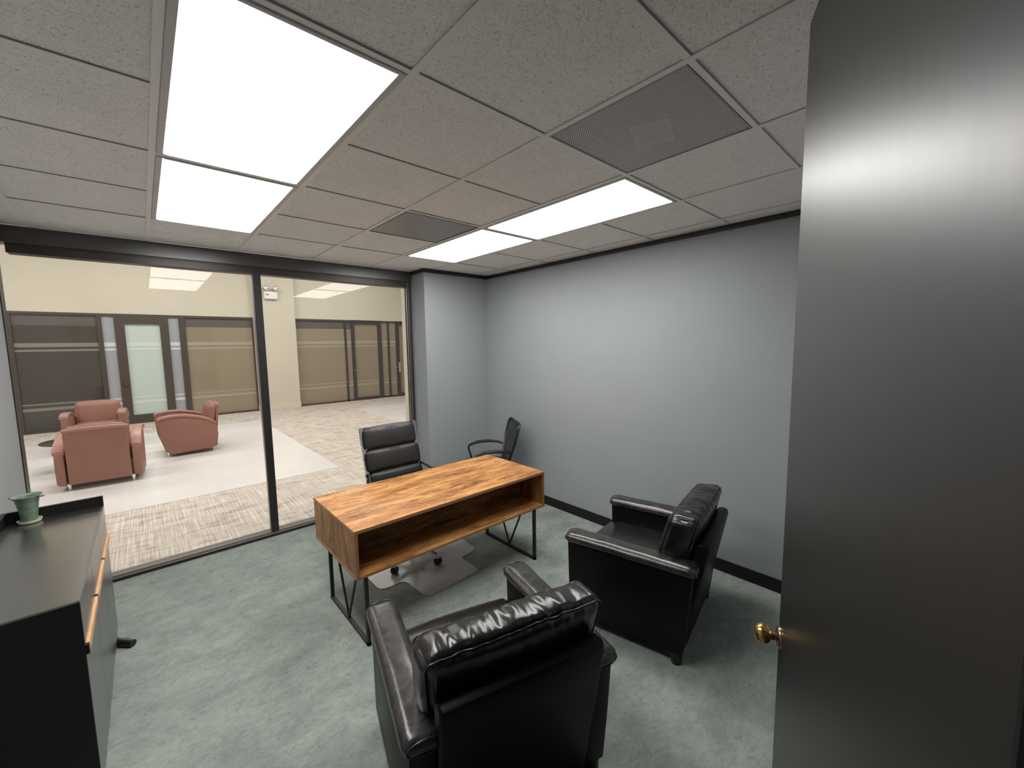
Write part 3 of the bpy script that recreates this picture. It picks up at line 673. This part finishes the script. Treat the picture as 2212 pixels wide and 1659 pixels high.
# ------------------------------------------------------------------ black leather club chairs
def piping(bm, pts, r=.0035): return tube(bm, pts, r, 6, closed=True)
def club(label, loc, th, seed):
    t = thing('club_chair', label, 'armchair', loc, -th, 'black leather club chairs facing the desk')
    W = .4175
    for s in (-1, 1):
        a, b2 = sorted((s*.315, s*(W-.004)))
        side = [(.055, .075), (.03, .30), (.008, .555), (.775, .555), (.768, .30), (.760, .075)]
        p = obj('arm_panel', prism(side, a, b2, 'yz', bev=.008, seg=2), LEATHB, t, True)
        def shape(q, s=s):     # arm pad: wider and softer at both ends, slightly crowned
            u = (q.y-.39)/.39; c = q.x - s*.364
            return Vector((s*.364 + c*(1+.10*u*u), q.y, q.z + .004*noise.noise(Vector((q.x*8+seed, q.y*7, 1)))))
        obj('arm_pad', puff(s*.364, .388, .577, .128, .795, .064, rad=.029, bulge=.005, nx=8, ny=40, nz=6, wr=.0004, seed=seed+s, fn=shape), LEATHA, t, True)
        for y in (-.008, .784):
            bm = bmesh.new()
            pts = [(s*.364+.058*math.cos(a)*1.02, y, .578+.026*math.sin(a)) for a in [2*math.pi*k/20 for k in range(20)]]
            pts = [(x, y, z) for x, y, z in pts]; tube(bm, pts, .0028, 5, closed=True); obj('seam', bm, THREAD, p, True)
    obj('base_panel', box(-.315, .315, .05, .745, .075, .285, bev=.012), LEATHB, t, True)
    def seatf(q):
        return Vector((q.x, q.y + (0.012*math.cos(q.x*4) if q.y > .6 else 0), q.z - (.02*max(0, (q.y-.66))/.12)))
    sc = obj('seat_cushion', puff(0, .455, .362, .625, .66, .155, rad=.035, bulge=.022, nx=26, ny=26, nz=8, wr=.003, seed=seed, fn=seatf), LEATH, t, True)
    # back shell, leaning slightly, rounded top
    bs = [(.06, .075), (.02, .30), (-.03, .55), (-.055, .68), (-.05, .705), (-.03, .716), (.0, .712), (.02, .695), (.04, .55), (.085, .30), (.12, .075)]
    obj('back_shell', prism(bs, -.325, .325, 'yz', bev=.014, seg=3), LEATHB, t, True)
    # loose boxed back cushion, wider towards the top, creased
    def lean(q, seed=seed):
        z = q.z; k = (z-.43)/.42
        x = q.x*(.90 + .12*max(0, min(1, k)))
        y = q.y - k*.115
        crease = 0
        if k > .62:
            s1 = noise.noise(Vector((q.x*17+seed*3, q.y*9, 5.0)))
            crease = .011*max(-.35, s1)*min(1, (k-.62)*3)*max(0, 1-((q.y-.185)/.085)**4)
            crease += .004*noise.noise(Vector((q.x*52+seed, q.y*13, 9)))
        sag = -.010*math.cos(q.x/.35*1.3)*0
        return Vector((x, y, z + crease + sag + .006*noise.noise(Vector((q.x*5+seed, 0, 2)))*(1 if k > .8 else 0)))
    bc = obj('back_cushion', puff(0, .185, .635, .70, .165, .43, rad=.038, bulge=.022, nx=90, ny=20, nz=34, wr=.004, seed=seed, fn=lean), LEATH, t, True)
    for y0 in (.112, .258):
        bm = bmesh.new(); pts = []
        hw, z0, z1, r = .350, .428, .842, .03
        for cx, cz, a0 in ((hw-r, z1-r, 0), (-hw+r, z1-r, 90), (-hw+r, z0+r, 180), (hw-r, z0+r, 270)):
            for k in range(5):
                a = R(a0+k*22.5); pts.append(Vector((cx+r*math.cos(a), y0, cz+r*math.sin(a))))
        dense = []
        for i2 in range(len(pts)):
            a, b2 = pts[i2], pts[(i2+1) % len(pts)]; n2 = max(1, int((b2-a).length/.012))
            for q in range(n2): dense.append(lean(a.lerp(b2, q/n2)))
        tube(bm, dense, .0034, 6, closed=True); obj('seam', bm, THREAD, bc, True)
    for sx, y in ((-.375, .09), (.375, .09), (-.375, .71), (.375, .71)):
        obj('leg', lathe([(.028, 0), (.030, .01), (.030, .08)], 18, off=(sx, y, 0)), BSTEEL, t, True)
    return t
club('black leather club chair in foreground, back cushion towards viewer', (.822, -2.690, 0), math.atan2(.253, .967), 3.1)
club('black leather club chair beside the blue wall, right of desk', (2.432, -2.682, 0), math.atan2(-.2, .98), 11.7)

# ------------------------------------------------------------------ executive chair
t = thing('office_chair', 'high-back black leather office chair with chrome frame behind desk', 'chair', (1.53, -.52, .005))
def bk(s, off=0):      # back centre line: s 0 bottom .. 1 top  -> (y,z) ; leans away from the desk
    return (.18 + .17*s + off, .47 + .65*s - off*.25)
for n, (s0, s1) in enumerate(((.0, .22), (.22, .42), (.42, .71), (.71, 1.0))):
    y0, z0 = bk(s0); y1, z1 = bk(s1); L_ = math.hypot(y1-y0, z1-z0)
    M = Matrix.Translation(((0 if n < 3 else -.004) - .012, (y0+y1)/2-.035, (z0+z1)/2)) @ Matrix.Rotation(-math.atan2(y1-y0, z1-z0), 4, 'X')
    wd = .475 if n < 3 else .46
    obj('back_pad', puff(0, 0, 0, wd, .06, L_-.003, rad=.026, bulge=.014, nx=22, ny=6, nz=12, wr=.0, seed=n, M=M), LEATHE, t, True)
obj('back_liner', prism([bk(0, .0), bk(1, .0), bk(1, .02), bk(0, .02)], -.245, .225, 'yz', bev=.004), LEATHE, t, True)
obj('seat_pad', puff(0, -.04, .475, .48, .17, .075, rad=.03, bulge=.012, nx=16, ny=8, nz=6), LEATHE, t, True)
obj('seat_pad', puff(0, -.205, .475, .48, .165, .075, rad=.03, bulge=.012, nx=16, ny=8, nz=6), LEATHE, t, True)
obj('seat_pad', puff(0, .12, .475, .48, .16, .075, rad=.03, bulge=.012, nx=16, ny=8, nz=6), LEATHE, t, True)
for s in (-1, 1):
    bm = bmesh.new(); xx = s*.254 - .012
    path = [bk(1.0, -.01), bk(.8, .0), bk(.6, .0), bk(.4, 0), bk(.2, 0), bk(.05, 0)] + [(.13, .445), (.0, .44), (-.22, .44), (-.28, .455)]
    pts = [Vector((xx, y, z)) for y, z in path]
    for a, b2 in zip(pts[:-1], pts[1:]): bar(bm, a, b2+(b2-a)*.06, .032, .018)
    obj('side_rail', bm, CHROME, t)
    bm = tube(bmesh.new(), [(s*.245, *bk(.42)), (s*.30, .10, .69), (s*.305, -.05, .685), (s*.305, -.15, .665), (s*.29, -.17, .60), (s*.25, -.16, .46)], .010, 10)
    ar = obj('armrest', bm, PLAST, t, True)
    obj('arm_pad', puff(s*.303, -.02, .70, .05, .24, .024, rad=.01, bulge=.003, nx=4, ny=8, nz=3), LEATHE, ar, True)
obj('care_tag', bx(bmesh.new(), -.2425, -.2385, -.010, .004, -.016, .016, M=Matrix.Translation((0, bk(.73)[0]-.005, bk(.73)[1]))), WHITEP, t)
obj('gas_lift', lathe([(.030, .10), (.030, .25), (.018, .251), (.018, .42), (.05, .425), (.05, .437)], 18), CHROME, t, True)
cang = math.atan2(-.687+.52, 1.278-1.53)
for n in range(5):
    a = math.atan2(-.30, .09) - R(36) + n*R(72) - R(0)
    a = R(-146+72*n)
    cx, cy = .30*math.cos(a), .30*math.sin(a)
    st = obj('base_arm', tube(bmesh.new(), [(.02*math.cos(a), .02*math.sin(a), .125), (.16*math.cos(a), .16*math.sin(a), .105), (cx, cy, .082)], [.022, .017, .013], 10), CHROME, t, True)
    bm = bmesh.new(); px_, py_ = -math.sin(a)*.014, math.cos(a)*.014
    for sg in (-1, 1):
        c = Vector((cx+px_*sg, cy+py_*sg, .028)); ax = Vector((-math.sin(a), math.cos(a), 0))
        tube(bm, [c-ax*.008, c+ax*.008], .028, 18)
    cst = obj('caster', bm, PLAST, t, True)
    obj('caster_hood', tube(bmesh.new(), [(cx, cy, .085), (cx, cy, .055)], [.012, .016], 10), CHROME, cst, True)

# ------------------------------------------------------------------ mesh-back chair in the corner
cb = Vector((2.965, -.20)); fx = Vector((-.875, .484)); th = math.atan2(fx.x, fx.y)
t = thing('mesh_chair', 'black mesh-back armchair in corner against blue wall', 'chair', (cb.x, cb.y, 0), -th)
# local: y forward from the back, x right
def outl(hw0, hw1, z0, z1, r=.06, n=6):
    pts = []
    for cx, cz, a0 in ((hw1-r, z1-r, 0), (-hw1+r, z1-r, 90)):
        for k in range(n+1):
            a = R(a0+k*90/n); pts.append((cx+r*math.cos(a), cz+r*math.sin(a)))
    pts += [(-hw1, z1-.22), (-(hw0+hw1)/2-.004, (z0+z1)/2-.02), (-hw0, z0+.10), (-hw0+.03, z0+.02), (-hw0+.07, z0)]
    pts += [(hw0-.07, z0), (hw0-.03, z0+.02), (hw0, z0+.10), ((hw0+hw1)/2+.004, (z0+z1)/2-.02), (hw1, z1-.22)]
    return pts
def bend(x, z, off=0): return Vector((x, .035 - (z-.55)*.28 - .35*(.05-x*x)*.9 + off, z))
o2 = outl(.19, .245, .50, .955)
bm = bmesh.new()
vs = [bm.verts.new(bend(x*.96, .50+(z-.50)*.985)) for x, z in o2]; cz = bm.verts.new(bend(0, .74))
for k in range(len(vs)): bm.faces.new((vs[k], vs[(k+1) % len(vs)], cz))
bmesh.ops.subdivide_edges(bm, edges=bm.edges, cuts=2, use_grid_fill=True)
for q in bm.verts: q.co.y = bend(q.co.x, q.co.z).y
obj('mesh_back', bm, MESHM, t, True)
obj('back_frame', tube(bmesh.new(), [bend(x, z) for x, z in o2], .014, 8, closed=True), PLAST, t, True)
obj('lumbar_bar', tube(bmesh.new(), [bend(-.19, .52, -.01), bend(0, .50, -.02), bend(.19, .52, -.01)], .016, 8), PLAST, t, True)
obj('seat', puff(0, .27, .455, .48, .46, .07, rad=.03, bulge=.012, nx=16, ny=16, nz=5), PLAST, t, True)
for s in (-1, 1):
    xx = s*.265
    obj('armrest', tube(bmesh.new(), [(s*.235, .02, .645), (xx, .08, .665), (xx, .20, .680), (xx, .32, .675), (xx, .42, .645), (xx, .435, .615), (xx, .405, .50), (s*.25, .38, .43)], [.013, .016, .018, .018, .015, .012, .011, .011], 8), PLAST, t, True)
for s in (-1, 1):
    obj('leg', tube(bmesh.new(), [(s*.23, .44, .43), (s*.25, .50, .012)], .012, 8), BSTEEL, t, True)
    obj('leg', tube(bmesh.new(), [(s*.21, .03, .50), (s*.22, .05, .42), (s*.24, .0, .012)], .012, 8), BSTEEL, t, True)
obj('seat_support', bx(box(-.23, .23, .40, .43, .40, .425), -.23, .23, .06, .09, .40, .425), BSTEEL, t)

# ------------------------------------------------------------------ sideboard
KX0, KX1, KY0, KY1, KZ0, KT, KL = -.745, -.347, -1.478, -.159, .085, .890, .950
t = thing('sideboard', 'black sideboard with three pale wood pulls against left wall', 'cabinet', ((KX0+KX1)/2, (KY0+KY1)/2, 0))
ox, oy = (KX0+KX1)/2, (KY0+KY1)/2
def kb(name, x0, x1, y0, y1, z0, z1, m, par=None, bev=.0): return obj(name, box(x0-ox, x1-ox, y0-oy, y1-oy, z0, z1, bev=bev, seg=1), m, par or t)
kb('top', KX0, KX1-.012, KY0+.018, KY1-.018, KT-.02, KT, CABT)
kb('end_panel', KX0, KX1-.001, KY0, KY0+.018, KZ0, KT+.001, CABS, bev=.001)
kb('end_panel', KX0, KX1-.001, KY1-.018, KY1, KZ0, KT, CABS, bev=.001)
kb('rear_lip', KX0, KX0+.020, KY0, KY1, KT, KL, CABS, bev=.001)
# far lip drops towards the front edge
bm = prism([(KX0+.02-ox, KT), (KX0+.02-ox, KL), (KX1-ox, KL), (KX1-ox, KT)], KY1-.018-oy, KY1-oy, 'xz'); obj('end_lip', bm, CABS, t)
kb('back_panel', KX0, KX0+.012, KY0+.018, KY1-.018, KZ0, KT-.02, CABS)
kb('bottom', KX0, KX1-.02, KY0+.018, KY1-.018, KZ0, KZ0+.018, CABS)
kb('partition', KX0+.012, KX1-.02, -.60, -.585, KZ0+.018, KT-.02, CABS)
kb('partition', KX0+.012, KX1-.02, -1.045, -1.03, KZ0+.018, KT-.02, CABS)
ys = (KY0+.004, -1.047, -.600, KY1-.004)
for a, b2 in zip(ys[:-1], ys[1:]):
    kb('drawer', KX1-.018, KX1, a+.002, b2-.002, .712, KT-.001, CABF, bev=.001)
    dr = kb('door', KX1-.018, KX1, a+.002, b2-.002, KZ0+.004, .673, CABF, bev=.001)
    kb('door_pull', KX1-.012, KX1+.010, a+.020, b2-.004, .674, .7115, PINE, par=dr, bev=.002)
    kb('pull_cap', KX1-.012, KX1+.009, a+.002, a+.020, .674, .7115, CABS, par=dr)
for yy, s in ((KY1-.06, 1), (KY0+.08, -1)):
    bm = tube(bmesh.new(), [(KX1-.05-ox, yy-oy+.03, .085), (KX1-.04-ox, yy-oy+.01, .045), (KX1+.0-ox, yy-oy-.02*s, .026), (KX1+.04-ox, yy-oy-.06*s, .022), (KX1+.068-ox, yy-oy-.09*s, .021)], [.022, .022, .022, .023, .021], 12)
    if s < 0: bm.free(); bm = tube(bmesh.new(), [(KX1-.06-ox, yy-oy, .085), (KX1-.05-ox, yy-oy, .0)], .02, 12)
    obj('foot', bm, PLAST, t, True)
    bm = tube(bmesh.new(), [(KX0+.05-ox, yy-oy, .085), (KX0+.04-ox, yy-oy, .0)], .02, 12); obj('foot', bm, PLAST, t, True)

# pot with saucer
t = thing('plant_pot', 'small green flared plant pot on the black sideboard', 'pot', (-.636, -.226, KT))
obj('saucer', lathe([(.030, 0.0), (.044, .004), (.048, .018), (.045, .018), (.040, .008), (.001, .007)], 32, cap=False), SAUC, t, True)
obj('pot_body', lathe([(.001, .008), (.029, .008), (.031, .015), (.036, .06), (.041, .10), (.047, .135), (.058, .149), (.060, .155), (.056, .156), (.043, .146), (.038, .12), (.001, .118)], 36, cap=False), POTM, t, True)
for s in (-1, 1): obj('rim_lug', puff(s*.058, s*-.03, .147, .024, .016, .009, rad=.004, bulge=.001, nx=4, ny=4, nz=3), POTM, t, True)
obj('soil', lathe([(.001, .1215), (.036, .1215), (.038, .119)], 24, cap=False), SOIL, t, True)
